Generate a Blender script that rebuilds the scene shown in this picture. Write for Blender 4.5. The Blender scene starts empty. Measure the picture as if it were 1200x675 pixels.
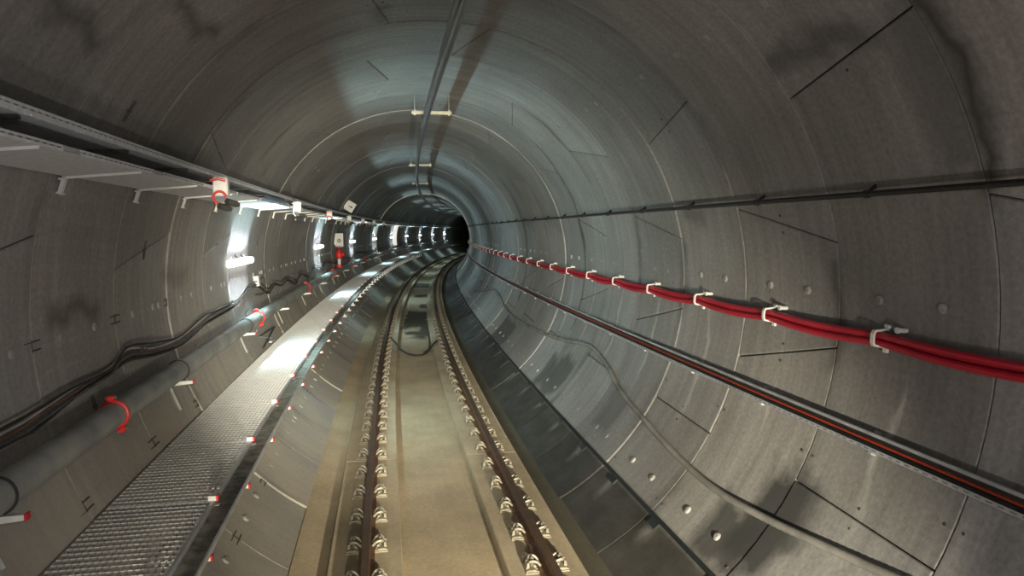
import bpy, bmesh, math, random
from mathutils import Vector, Matrix
random.seed(7)
PI = math.pi
sc = bpy.context.scene
COL = sc.collection

# ------------------------------------------------------------------ the tunnel's own coordinates
# s = metres along the track, u = metres to the right of the track axis, z = metres above the rail heads
KAP, KV = 0.0025331, -1.27e-5
R0 = 1.0 / KAP
CU, CZ, RT = 0.037, 2.124, 2.7347          # lining circle
S0, RW = 3.5558, 1.4591                    # first ring joint ahead of the camera, ring width

def W(s, u, z):
    a = s * KAP
    return Vector((R0 - (R0 - u) * math.cos(a), (R0 - u) * math.sin(a), z + KV * s * s / 2))

def lin(th, off=0.0):
    """(u, z) on the lining at angle th degrees, off metres in from it"""
    r = RT - off
    return CU + r * math.cos(math.radians(th)), CZ + r * math.sin(math.radians(th))

def WL(s, th, off=0.0):
    u, z = lin(th, off)
    return W(s, u, z)

# ------------------------------------------------------------------ materials
def new_mat(name):
    m = bpy.data.materials.new(name)
    m.use_nodes = True
    nt = m.node_tree
    return m, nt, nt.nodes['Principled BSDF']

def nd(nt, typ, **kw):
    n = nt.nodes.new(typ)
    for k, v in kw.items():
        if k in n.inputs:
            n.inputs[k].default_value = v
        else:
            setattr(n, k, v)
    return n

def lk(nt, a, b):
    nt.links.new(a, b)

def math_n(nt, op, a, b=None, clamp=False):
    n = nt.nodes.new('ShaderNodeMath'); n.operation = op; n.use_clamp = clamp
    for i, v in enumerate((a, b)):
        if v is None: continue
        if isinstance(v, (int, float)): n.inputs[i].default_value = v
        else: lk(nt, v, n.inputs[i])
    return n.outputs[0]

def mix_col(nt, fac, a, b, mode='MIX'):
    n = nt.nodes.new('ShaderNodeMix'); n.data_type = 'RGBA'; n.blend_type = mode
    for sock, v in ((n.inputs[0], fac), (n.inputs[6], a), (n.inputs[7], b)):
        if isinstance(v, (int, float)): sock.default_value = v
        elif isinstance(v, tuple): sock.default_value = (*v, 1)
        else: lk(nt, v, sock)
    return n.outputs[2]

def ramp(nt, fac, stops):
    n = nt.nodes.new('ShaderNodeValToRGB')
    cr = n.color_ramp
    while len(cr.elements) < len(stops): cr.elements.new(0.5)
    for e, (p, c) in zip(cr.elements, stops):
        e.position = p; e.color = (*c, 1) if isinstance(c, tuple) else (c, c, c, 1)
    lk(nt, fac, n.inputs[0])
    return n.outputs[0]

def noise(nt, vec, scale, detail=4, rough=0.55):
    n = nd(nt, 'ShaderNodeTexNoise', Scale=scale, Detail=detail, Roughness=rough)
    if vec is not None: lk(nt, vec, n.inputs['Vector'])
    return n.outputs['Fac']

def plain(name, col, rough=0.6, metal=0.0, var=0.15, scale=14.0, bump=0.0, col2=None):
    """a plain material with a little procedural variation in its colour"""
    m, nt, b = new_mat(name)
    tc = nd(nt, 'ShaderNodeTexCoord')
    f = noise(nt, tc.outputs['Object'], scale, 5)
    lo = col2 if col2 else tuple(c * (1 - var) for c in col)
    hi = tuple(min(1, c * (1 + var)) for c in col)
    c = ramp(nt, f, [(0.35, lo), (0.65, hi)])
    lk(nt, c, b.inputs['Base Color'])
    b.inputs['Roughness'].default_value = rough
    b.inputs['Metallic'].default_value = metal
    if bump:
        bp = nd(nt, 'ShaderNodeBump', Strength=bump, Distance=0.01)
        lk(nt, noise(nt, tc.outputs['Object'], scale * 4, 4), bp.inputs['Height'])
        lk(nt, bp.outputs[0], b.inputs['Normal'])
    return m

def concrete_lining():
    m, nt, b = new_mat('precast_concrete')
    uv = nd(nt, 'ShaderNodeUVMap', uv_map='UVMap')          # u = metres along the tunnel, v = metres round the ring
    sep = nd(nt, 'ShaderNodeSeparateXYZ'); lk(nt, uv.outputs[0], sep.inputs[0])
    S, V = sep.outputs[0], sep.outputs[1]
    def vec(sx, sy, off=0.0):
        c = nd(nt, 'ShaderNodeCombineXYZ')
        lk(nt, math_n(nt, 'MULTIPLY', S, sx), c.inputs[0]); lk(nt, math_n(nt, 'MULTIPLY', V, sy), c.inputs[1])
        c.inputs[2].default_value = off
        return c.outputs[0]
    att = nd(nt, 'ShaderNodeAttribute', attribute_name='tint')
    streak = noise(nt, vec(9, 0.45), 1.0, 6, 0.62)          # trowel streaks run round the ring
    cloud = noise(nt, vec(0.55, 0.55, 3.0), 1.0, 5, 0.6)
    fine = noise(nt, vec(26, 26, 7.0), 1.0, 5, 0.7)
    base = ramp(nt, streak, [(0.28, (0.255, 0.248, 0.240)), (0.5, (0.335, 0.327, 0.317)), (0.74, (0.420, 0.410, 0.398))])
    base = mix_col(nt, math_n(nt, 'MULTIPLY', ramp(nt, cloud, [(0.36, 0.0), (0.66, 1.0)]), 0.6), base, (0.185, 0.180, 0.173))
    base = mix_col(nt, 0.55, base, ramp(nt, fine, [(0.3, 0.55), (0.7, 1.3)]), 'MULTIPLY')
    base = mix_col(nt, 1.0, base, att.outputs['Color'], 'MULTIPLY')

    def band(x, c, w, soft):
        d = math_n(nt, 'ABSOLUTE', math_n(nt, 'SUBTRACT', x, c))
        mr = nd(nt, 'ShaderNodeMapRange')
        mr.inputs[1].default_value = w + soft; mr.inputs[2].default_value = max(w - soft, 0.0)
        mr.inputs[3].default_value = 0; mr.inputs[4].default_value = 1; mr.clamp = True
        lk(nt, d, mr.inputs[0]); return mr.outputs[0]
    def arc(th): return math.radians(th) * RT
    wob = math_n(nt, 'SUBTRACT', noise(nt, vec(2.2, 2.2, 11.0), 1.0, 4), 0.5)
    Sw = math_n(nt, 'ADD', S, math_n(nt, 'MULTIPLY', wob, 0.35))
    Vw = math_n(nt, 'ADD', V, math_n(nt, 'MULTIPLY', wob, 0.5))
    frac = math_n(nt, 'FRACT', math_n(nt, 'DIVIDE', math_n(nt, 'SUBTRACT', Sw, S0), RW))
    # tan dust lies on the lower lining on the walkway side, thinner higher up
    dust = ramp(nt, noise(nt, vec(1.1, 1.1, 71.0), 1.0, 5), [(0.32, 0.25), (0.62, 1.0)])
    low = band(Vw, arc(-138), arc(26), 0.35); low2 = band(Vw, arc(222), arc(26), 0.35); mid_ = band(Vw, arc(184), arc(24), 0.6)
    lows = math_n(nt, 'MAXIMUM', math_n(nt, 'MAXIMUM', low, low2), math_n(nt, 'MULTIPLY', mid_, 0.2))
    base = mix_col(nt, math_n(nt, 'MULTIPLY', math_n(nt, 'MULTIPLY', lows, dust), 0.62), base, (0.46, 0.405, 0.31))
    # pale lime streaks that seep down from the fixings in the middle of each ring
    blot = ramp(nt, noise(nt, vec(7, 1.3, 21.0), 1.0, 3), [(0.34, 0.0), (0.55, 1.0)])
    seep = math_n(nt, 'MULTIPLY', band(frac, 0.5, 0.018, 0.018), band(V, arc(-17), arc(11), 0.3))
    base = mix_col(nt, math_n(nt, 'MULTIPLY', math_n(nt, 'MULTIPLY', seep, blot), 0.8), base, (0.54, 0.53, 0.51))
    seep2 = math_n(nt, 'MULTIPLY', band(frac, 0.3, 0.05, 0.05), band(V, arc(-126), arc(14), 0.4))
    base = mix_col(nt, math_n(nt, 'MULTIPLY', math_n(nt, 'MULTIPLY', seep2, blot), 0.7), base, (0.56, 0.53, 0.47))
    # patchy pale lines and wider dark bands along the ring joints
    jt = math_n(nt, 'ADD', band(frac, 0.0, 0.012, 0.012), band(frac, 1.0, 0.012, 0.012), True)
    jn = ramp(nt, noise(nt, vec(0.9, 0.8, 31.0), 1.0, 3), [(0.45, 0.0), (0.7, 1.0)])
    base = mix_col(nt, math_n(nt, 'MULTIPLY', math_n(nt, 'MULTIPLY', jt, jn), 0.32), base, (0.50, 0.48, 0.43))
    jd = ramp(nt, noise(nt, vec(0.7, 0.6, 47.0), 1.0, 3), [(0.5, 0.0), (0.68, 1.0)])
    jw = math_n(nt, 'ADD', band(frac, 0.0, 0.05, 0.06), band(frac, 1.0, 0.05, 0.06), True)
    base = mix_col(nt, math_n(nt, 'MULTIPLY', math_n(nt, 'MULTIPLY', jw, jd), 0.7), base, (0.075, 0.072, 0.068))
    # single damp and oil stains, each where the photograph has it: s, angle, half sizes, strength, colour
    for s, th, hs, ht, k, col in [
            (5.05, -36.5, 0.30, 0.42, 0.93, (0.045, 0.045, 0.045)), (5.35, -43.0, 0.34, 0.26, 0.85, (0.05, 0.05, 0.048)),
            (4.75, -33.5, 0.16, 0.24, 0.7, (0.06, 0.06, 0.06)), (11.6, -40.0, 0.45, 0.35, 0.75, (0.06, 0.058, 0.052)),
            (8.8, -38.0, 0.30, 0.28, 0.5, (0.08, 0.078, 0.07)), (17.5, -43.0, 0.9, 0.4, 0.7, (0.05, 0.05, 0.045)),
            (3.47, 27.0, 0.07, 0.65, 0.9, (0.05, 0.048, 0.045)), (3.72, 30.0, 0.14, 0.5, 0.5, (0.09, 0.088, 0.085)),
            (4.5, 38.5, 0.55, 0.10, 0.6, (0.06, 0.056, 0.05)),
            (5.7, 179.4, 0.45, 0.06, 0.75, (0.10, 0.088, 0.075)), (8.3, 177.0, 0.5, 0.08, 0.45, (0.13, 0.12, 0.10)),
            (4.3, 141.8, 0.45, 0.05, 0.75, (0.085, 0.08, 0.075)), (5.62, 131.7, 0.52, 0.05, 0.7, (0.085, 0.08, 0.075)), (7.6, 102.0, 0.3, 0.05, 0.6, (0.08, 0.08, 0.075)), (12.3, -42, 0.25, 0.3, 0.7, (0.06, 0.058, 0.05)),
            (12.31, 12.0, 0.035, 1.7, 0.8, (0.05, 0.05, 0.048)), (7.93, 0.0, 0.06, 0.5, 0.6, (0.07, 0.07, 0.066)), (5.03, -2.0, 0.03, 0.4, 0.6, (0.06, 0.06, 0.056)), (18.2, 8.0, 0.12, 1.5, 0.6, (0.07, 0.07, 0.066)), (26.9, 5.0, 0.3, 1.9, 0.6, (0.07, 0.07, 0.066)),
            (7.5, 15.0, 0.25, 0.12, 0.5, (0.10, 0.10, 0.095))]:
        mk = math_n(nt, 'MULTIPLY', band(Sw, s, hs, 0.08), band(Vw, arc(th), ht, 0.07))
        base = mix_col(nt, math_n(nt, 'MULTIPLY', mk, k), base, col)
    # pale line painted round the lining far along for a lit ring edge
    base = mix_col(nt, math_n(nt, 'MULTIPLY', band(S, 43.5, 0.04, 0.02), 0.9), base, (0.60, 0.56, 0.45))
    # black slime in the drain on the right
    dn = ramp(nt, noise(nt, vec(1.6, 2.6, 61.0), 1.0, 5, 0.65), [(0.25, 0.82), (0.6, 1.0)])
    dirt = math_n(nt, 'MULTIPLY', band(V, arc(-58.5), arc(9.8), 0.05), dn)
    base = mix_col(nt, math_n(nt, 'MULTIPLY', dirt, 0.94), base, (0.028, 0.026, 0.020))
    lime = math_n(nt, 'MULTIPLY', band(math_n(nt, 'FRACT', math_n(nt, 'DIVIDE', math_n(nt, 'SUBTRACT', Sw, S0), 1.23)), 0.2, 0.05, 0.045), band(Vw, arc(-51.5), 0.10, 0.08))
    base = mix_col(nt, math_n(nt, 'MULTIPLY', lime, 0.4), base, (0.42, 0.41, 0.39))
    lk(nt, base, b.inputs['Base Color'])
    rg = ramp(nt, cloud, [(0.3, 0.62), (0.7, 0.85)])
    lk(nt, rg, b.inputs['Roughness'])
    b.inputs['Specular IOR Level'].default_value = 0.35
    bp = nd(nt, 'ShaderNodeBump', Strength=0.35, Distance=0.006)
    hsum = math_n(nt, 'ADD', math_n(nt, 'MULTIPLY', streak, 1.2), math_n(nt, 'MULTIPLY', fine, 0.5))
    lk(nt, hsum, bp.inputs['Height']); lk(nt, bp.outputs[0], b.inputs['Normal'])
    return m

def concrete_floor(name, col, wet=False):
    m, nt, b = new_mat(name)
    uv = nd(nt, 'ShaderNodeUVMap', uv_map='UVMap')          # u = metres along, v = metres across
    sep = nd(nt, 'ShaderNodeSeparateXYZ'); lk(nt, uv.outputs[0], sep.inputs[0])
    S, V = sep.outputs[0], sep.outputs[1]
    n1 = noise(nt, uv.outputs[0], 1.3, 6, 0.6)
    n2 = noise(nt, uv.outputs[0], 22.0, 5, 0.7)
    mp = nd(nt, 'ShaderNodeMapping'); mp.inputs['Scale'].default_value = (0.8, 14, 1); lk(nt, uv.outputs[0], mp.inputs[0])
    n3 = noise(nt, mp.outputs[0], 1.0, 4)
    c = ramp(nt, n1, [(0.3, tuple(x * 0.80 for x in col)), (0.7, tuple(x * 1.15 for x in col))])
    c = mix_col(nt, 0.4, c, ramp(nt, n2, [(0.3, 0.6), (0.7, 1.25)]), 'MULTIPLY')
    c = mix_col(nt, 0.1, c, ramp(nt, n3, [(0.35, 0.65), (0.65, 1.15)]), 'MULTIPLY')
    if wet:
        wob = math_n(nt, 'SUBTRACT', noise(nt, uv.outputs[0], 0.9, 4), 0.5)
        Sw = math_n(nt, 'ADD', S, math_n(nt, 'MULTIPLY', wob, 3.0))
        Vw = math_n(nt, 'ADD', V, math_n(nt, 'MULTIPLY', wob, 0.5))
        tot = None
        for s, hs, v, hv in [(21.7, 0.6, 0.08, 0.36), (25.6, 2.2, 0.06, 0.37), (23.4, 0.35, 0.05, 0.30), (34.5, 0.6, 0.2, 0.35), (41.0, 1.6, 0.0, 0.5), (29.6, 0.8, 0.32, 0.16), (22.9, 0.9, 0.3, 0.16)]:
            def bd(x, cc, w, soft):
                mr = nd(nt, 'ShaderNodeMapRange'); mr.clamp = True
                mr.inputs[1].default_value = w + soft; mr.inputs[2].default_value = w - soft
                mr.inputs[3].default_value = 0; mr.inputs[4].default_value = 1
                lk(nt, math_n(nt, 'ABSOLUTE', math_n(nt, 'SUBTRACT', x, cc)), mr.inputs[0]); return mr.outputs[0]
            k = math_n(nt, 'MULTIPLY', bd(Sw, s, hs, 0.25), bd(Vw, v, hv, 0.04))
            tot = k if tot is None else math_n(nt, 'MAXIMUM', tot, k)
        c = mix_col(nt, math_n(nt, 'MULTIPLY', tot, 0.9), c, (0.03, 0.027, 0.02))
    lk(nt, c, b.inputs['Base Color'])
    b.inputs['Roughness'].default_value = 0.82
    b.inputs['Specular IOR Level'].default_value = 0.3
    bp = nd(nt, 'ShaderNodeBump', Strength=0.3, Distance=0.006)
    lk(nt, n2, bp.inputs['Height']); lk(nt, bp.outputs[0], b.inputs['Normal'])
    return m

def emit(name, col, strength):
    m, nt, b = new_mat(name)
    b.inputs['Base Color'].default_value = (0.8, 0.8, 0.8, 1)
    b.inputs['Emission Color'].default_value = (*col, 1)
    b.inputs['Emission Strength'].default_value = strength
    return m

def slotted(name):
    m, nt, b = new_mat(name)
    uv = nd(nt, 'ShaderNodeUVMap', uv_map='UVMap')
    sep = nd(nt, 'ShaderNodeSeparateXYZ'); lk(nt, uv.outputs[0], sep.inputs[0])
    f = math_n(nt, 'GREATER_THAN', math_n(nt, 'FRACT', math_n(nt, 'DIVIDE', sep.outputs[0], 0.078)), 0.42)
    lk(nt, mix_col(nt, f, (0.55, 0.57, 0.60), (0.14, 0.14, 0.145)), b.inputs['Base Color'])
    b.inputs['Roughness'].default_value = 0.6
    return m

M = dict(
    slots=slotted('punched_slots'),
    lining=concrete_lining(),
    floor=concrete_floor('cast_slab_concrete', (0.46, 0.37, 0.245), wet=True),
    plinth=concrete_floor('cast_plinth_concrete', (0.47, 0.385, 0.265)),
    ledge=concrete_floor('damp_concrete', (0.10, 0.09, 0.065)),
    gasket=plain('black_joint_gasket', (0.02, 0.02, 0.02), 0.9),
    plug=plain('grey_mortar_plug', (0.33, 0.325, 0.31), 0.85, var=0.2),
    pocket=plain('dark_bolt_slot', (0.07, 0.066, 0.06), 0.9),
    rust=plain('brown_rusted_steel', (0.155, 0.078, 0.040), 0.6, 0.35, 0.35, 9.0, 0.3),
    railtop=plain('dark_worn_steel', (0.085, 0.052, 0.034), 0.6, 0.2, 0.2, 6.0),
    castgrey=plain('dusty_cast_iron', (0.25, 0.225, 0.17), 0.75, 0.1, 0.3, 20.0, 0.2),
    clip=plain('dusty_spring_steel', (0.36, 0.33, 0.26), 0.55, 0.35, 0.25, 30.0),
    bolt=plain('dull_bolt_steel', (0.22, 0.20, 0.16), 0.5, 0.5, 0.25, 40.0),
    galv=plain('galvanised_steel', (0.52, 0.53, 0.54), 0.42, 0.55, 0.14, 7.0),
    grate=plain('galvanised_grating_steel', (0.82, 0.82, 0.80), 0.5, 0.0, 0.06, 9.0),
    tray=plain('galvanised_tray_sheet', (0.70, 0.73, 0.78), 0.5, 0.0, 0.12, 25.0),
    trough=plain('dark_green_grey_steel', (0.235, 0.23, 0.195), 0.75, 0.15, 0.45, 10.0, 0.3),
    white=plain('white_coated_steel', (0.74, 0.74, 0.71), 0.45, 0.0, 0.06, 12.0),
    black=plain('black_cable_sheath', (0.016, 0.016, 0.017), 0.5, 0.0, 0.3, 10.0),
    greycable=plain('dusty_grey_cable_sheath', (0.10, 0.095, 0.09), 0.6, 0.0, 0.35, 6.0),
    brown=plain('brown_cable_sheath', (0.17, 0.10, 0.07), 0.6, 0.0, 0.3, 6.0),
    pale=plain('pale_grey_cable_sheath', (0.42, 0.41, 0.39), 0.6, 0.0, 0.2, 6.0),
    red=plain('red_cable_sheath', (0.50, 0.007, 0.030), 0.38, 0.0, 0.15, 3.0),
    redpaint=plain('red_paint', (0.66, 0.03, 0.03), 0.4, 0.0, 0.1, 8.0),
    orange=plain('orange_cable_sheath', (0.36, 0.042, 0.012), 0.45, 0.0, 0.12, 3.0),
    pipe=plain('grey_painted_pipe', (0.30, 0.305, 0.285), 0.55, 0.1, 0.28, 2.5, 0.1, (0.215, 0.225, 0.215)),
    rubber=plain('black_rubber', (0.03, 0.03, 0.03), 0.7),
    alu=plain('weathered_conductor_aluminium', (0.33, 0.335, 0.35), 0.28, 0.85, 0.15, 3.0),
    cream=plain('cream_insulator', (0.62, 0.58, 0.45), 0.5, 0.0, 0.1),
    hose=plain('grey_corrugated_hose', (0.22, 0.215, 0.20), 0.75, 0.0, 0.3, 3.0),
    dhose=plain('black_drain_pipe', (0.015, 0.020, 0.020), 0.45, 0.0, 0.2, 4.0),
    blue=plain('blue_plastic_sheet', (0.15, 0.24, 0.40), 0.4, 0.0, 0.3, 6.0),
    sign=plain('white_sign_enamel', (0.72, 0.72, 0.70), 0.4, 0.0, 0.04),
    ink=plain('black_sign_ink', (0.02, 0.02, 0.02), 0.5),
    dsteel=plain('dark_steel_angle', (0.07, 0.07, 0.065), 0.6, 0.4, 0.3, 12.0),
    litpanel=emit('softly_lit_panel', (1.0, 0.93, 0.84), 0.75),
    lamp=emit('lit_lamp_diffuser', (0.93, 0.97, 1.0), 6.0),
)

# ------------------------------------------------------------------ mesh helpers
class MB:
    def __init__(self): self.v = []; self.f = []; self.m = []; self.uv = {}
    def add(self, verts, faces, mi=0):
        o = len(self.v)
        self.v += [tuple(p) for p in verts]
        for f in faces: self.f.append(tuple(i + o for i in f)); self.m.append(mi)
    def box(self, c, d, rot=None, mi=0, ch=0.0):
        """box of size d centred on c, its edges chamfered by ch"""
        hx, hy, hz = d[0] / 2, d[1] / 2, d[2] / 2
        if ch <= 0:
            vs = [Vector((x * hx, y * hy, z * hz)) for x in (-1, 1) for y in (-1, 1) for z in (-1, 1)]
            fs = [(0, 1, 3, 2), (4, 6, 7, 5), (0, 4, 5, 1), (2, 3, 7, 6), (0, 2, 6, 4), (1, 5, 7, 3)]
        else:
            bm = bmesh.new(); bmesh.ops.create_cube(bm, size=1)
            for v in bm.verts: v.co = Vector((v.co.x * d[0], v.co.y * d[1], v.co.z * d[2]))
            bmesh.ops.bevel(bm, geom=bm.edges[:], offset=ch, segments=1, affect='EDGES')
            bm.verts.index_update()
            vs = [v.co.copy() for v in bm.verts]; fs = [tuple(v.index for v in f.verts) for f in bm.faces]; bm.free()
        if rot is not None: vs = [rot @ v for v in vs]
        c = Vector(c)
        self.add([v + c for v in vs], fs, mi)
    def tube(self, pts, r, n=8, mi=0, cap=True, closed=False):
        pts = [Vector(p) for p in pts]; N = len(pts)
        rr = r if isinstance(r, (list, tuple)) else [r] * N
        up = None; rings = []
        for i, p in enumerate(pts):
            if closed: t = pts[(i + 1) % N] - pts[i - 1]
            else: t = pts[min(i + 1, N - 1)] - pts[max(i - 1, 0)]
            t.normalize()
            if up is None:
                up = Vector((0, 0, 1)) if abs(t.z) < 0.9 else Vector((1, 0, 0))
            a = up - t * up.dot(t); a.normalize(); up = a
            b = t.cross(a)
            rings.append([p + (a * math.cos(2 * PI * k / n) + b * math.sin(2 * PI * k / n)) * rr[i] for k in range(n)])
        vs = [q for ring in rings for q in ring]; fs = []
        for i in range(N if closed else N - 1):
            j = (i + 1) % N
            for k in range(n):
                fs.append((i * n + k, i * n + (k + 1) % n, j * n + (k + 1) % n, j * n + k))
        if cap and not closed:
            fs.append(tuple(range(n - 1, -1, -1))); fs.append(tuple((N - 1) * n + k for k in range(n)))
        self.add(vs, fs, mi)
    def cyl(self, a, b, r, n=12, mi=0, r2=None):
        self.tube([a, b], [r, r2 if r2 is not None else r], n, mi)
    def prism(self, prof, y0, y1, mi=0):
        """closed profile [(x, z)] extruded along y"""
        n = len(prof)
        vs = [(x, y0, z) for x, z in prof] + [(x, y1, z) for x, z in prof]
        fs = [(i, (i + 1) % n, n + (i + 1) % n, n + i) for i in range(n)]
        fs += [tuple(range(n - 1, -1, -1)), tuple(range(n, 2 * n))]
        self.add(vs, fs, mi)
    def sweep(self, prof, s0, s1, ds, closed=True, mats=None, uv=False, cap=True):
        """profile [(u, z)] carried along the tunnel"""
        n = len(prof); N = max(2, int(round((s1 - s0) / ds)) + 1); base = len(self.v)
        ss = [s0 + (s1 - s0) * i / (N - 1) for i in range(N)]
        arc = [0.0]
        for i in range(1, n): arc.append(arc[-1] + math.dist(prof[i], prof[i - 1]))
        for s in ss:
            for j, (u, z) in enumerate(prof):
                if uv: self.uv[len(self.v)] = (s, u)
                self.v.append(tuple(W(s, u, z)))
        E = n if closed else n - 1
        for i in range(N - 1):
            for j in range(E):
                k = (j + 1) % n
                self.f.append((base + i * n + j, base + i * n + k, base + (i + 1) * n + k, base + (i + 1) * n + j))
                self.m.append(mats[j] if mats else 0)
        if closed and cap:
            self.f.append(tuple(base + j for j in range(n))[::-1]); self.m.append(0)
            self.f.append(tuple(base + (N - 1) * n + j for j in range(n))); self.m.append(0)
    def build(self, name, mats, parent=None, smooth=30):
        me = bpy.data.meshes.new(name); me.from_pydata(self.v, [], self.f)
        for mm in (mats if isinstance(mats, (list, tuple)) else [mats]): me.materials.append(mm)
        me.polygons.foreach_set('material_index', self.m)
        if self.uv:
            l = me.uv_layers.new(name='UVMap')
            for lp in me.loops: l.data[lp.index].uv = self.uv.get(lp.vertex_index, (0, 0))
        bm = bmesh.new(); bm.from_mesh(me); bmesh.ops.recalc_face_normals(bm, faces=bm.faces[:]); bm.to_mesh(me); bm.free()
        if smooth:
            me.polygons.foreach_set('use_smooth', [True] * len(me.polygons))
            me.set_sharp_from_angle(angle=math.radians(smooth))
        o = bpy.data.objects.new(name, me); COL.objects.link(o)
        if parent is not None: o.parent = parent
        return o

def tag(o, label, cat, group=None):
    o['label'] = label; o['category'] = cat
    if group: o['group'] = group
    return o
def structure(o):
    o['kind'] = 'structure'; return o
def place(o, s, u, z, tilt=0.0):
    o.location = W(s, u, z); o.rotation_euler = (0, tilt, -s * KAP); return o
def empty(name, s, u, z, tilt=0.0):
    o = bpy.data.objects.new(name, None); o.empty_display_size = 0.1; COL.objects.link(o)
    return place(o, s, u, z, tilt)
def copy_tree(src, parent=None):
    c = src.copy(); COL.objects.link(c)
    if parent is not None: c.parent = parent
    for ch in list(src.children): copy_tree(ch, c)
    return c
def spline(pts, n=8):
    """Catmull-Rom through tuples"""
    out = []
    P = [pts[0]] + list(pts) + [pts[-1]]
    for i in range(1, len(P) - 2):
        for k in range(n):
            t = k / n
            out.append(tuple(0.5 * (2 * b + (c - a) * t + (2 * a - 5 * b + 4 * c - d) * t * t + (3 * b - a - 3 * c + d) * t ** 3)
                             for a, b, c, d in zip(P[i - 1], P[i], P[i + 1], P[i + 2])))
    out.append(tuple(pts[-1])); return out
def wall_tilt(th):
    """rotation about the tunnel's own axis so that local -x points from the lining inwards (right wall) / +x (left wall)"""
    return -math.radians(th) if abs(th) < 90 else -math.radians(th - 180)

S_END = 125.0
K_FIRST, K_LAST = -4, 83

# ------------------------------------------------------------------ the lining: rings of precast segments
ODD = [(-10, -3.2), (12.6, 3.1), (59.2, -2.8), (103, 3.0), (148.3, 3.2), (194, -3)]
EVEN = [(35.7, -2.9), (80.5, 3.0), (126, -3.0), (171, -3.1), (216, 3.0), (331, 0.4)]
shells = {k: MB() for k in ('wall_left', 'wall_right', 'ceiling')}
tints = {k: [] for k in shells}
plugs = {k: [] for k in shells}
def patch(mb, tint, s_a, s_b, a0, a1, b0, b1, dr):
    """one segment: from s_a to s_b, angles a0..a1 at s_a and b0..b1 at s_b"""
    Ws = s_b - s_a
    se = [(0.004, 0.03), (0.0045, 0.008), (0.013, 0.0), (0.25 * Ws, 0), (0.5 * Ws, 0), (0.75 * Ws, 0), (Ws - 0.013, 0), (Ws - 0.0045, 0.008), (Ws - 0.004, 0.03)]
    span = math.radians(a1 - a0) * RT
    nt_ = max(4, int(abs(a1 - a0) / 3.5))
    te = [(0.004, 0.03), (0.0045, 0.008), (0.012, 0.0)] + [(span * i / nt_, 0) for i in range(1, nt_)] + [(span - 0.012, 0), (span - 0.0045, 0.008), (span - 0.004, 0.03)]
    base = len(mb.v)
    for ds, dd in se:
        f = ds / Ws
        lo, hi = a0 + (b0 - a0) * f, a1 + (b1 - a1) * f
        for dt, de in te:
            th = lo + (hi - lo) * dt / span
            off = -max(dd, de) + dr
            mb.uv[len(mb.v)] = (s_a + ds, math.radians(th if th <= 270 else th - 360) * RT)
            mb.v.append(tuple(WL(s_a + ds, th, off)))
            tint.append((base, len(mb.v)))
    n = len(te)
    for i in range(len(se) - 1):
        for j in range(n - 1):
            mb.f.append((base + i * n + j, base + i * n + j + 1, base + (i + 1) * n + j + 1, base + (i + 1) * n + j)); mb.m.append(0)
def zone(th):
    th = th % 360
    if th > 270: th -= 360
    return 'wall_right' if th < 47 else ('ceiling' if th < 133 else 'wall_left')
vert_tint = {k: [] for k in shells}
rnd = random.Random(11)
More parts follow.
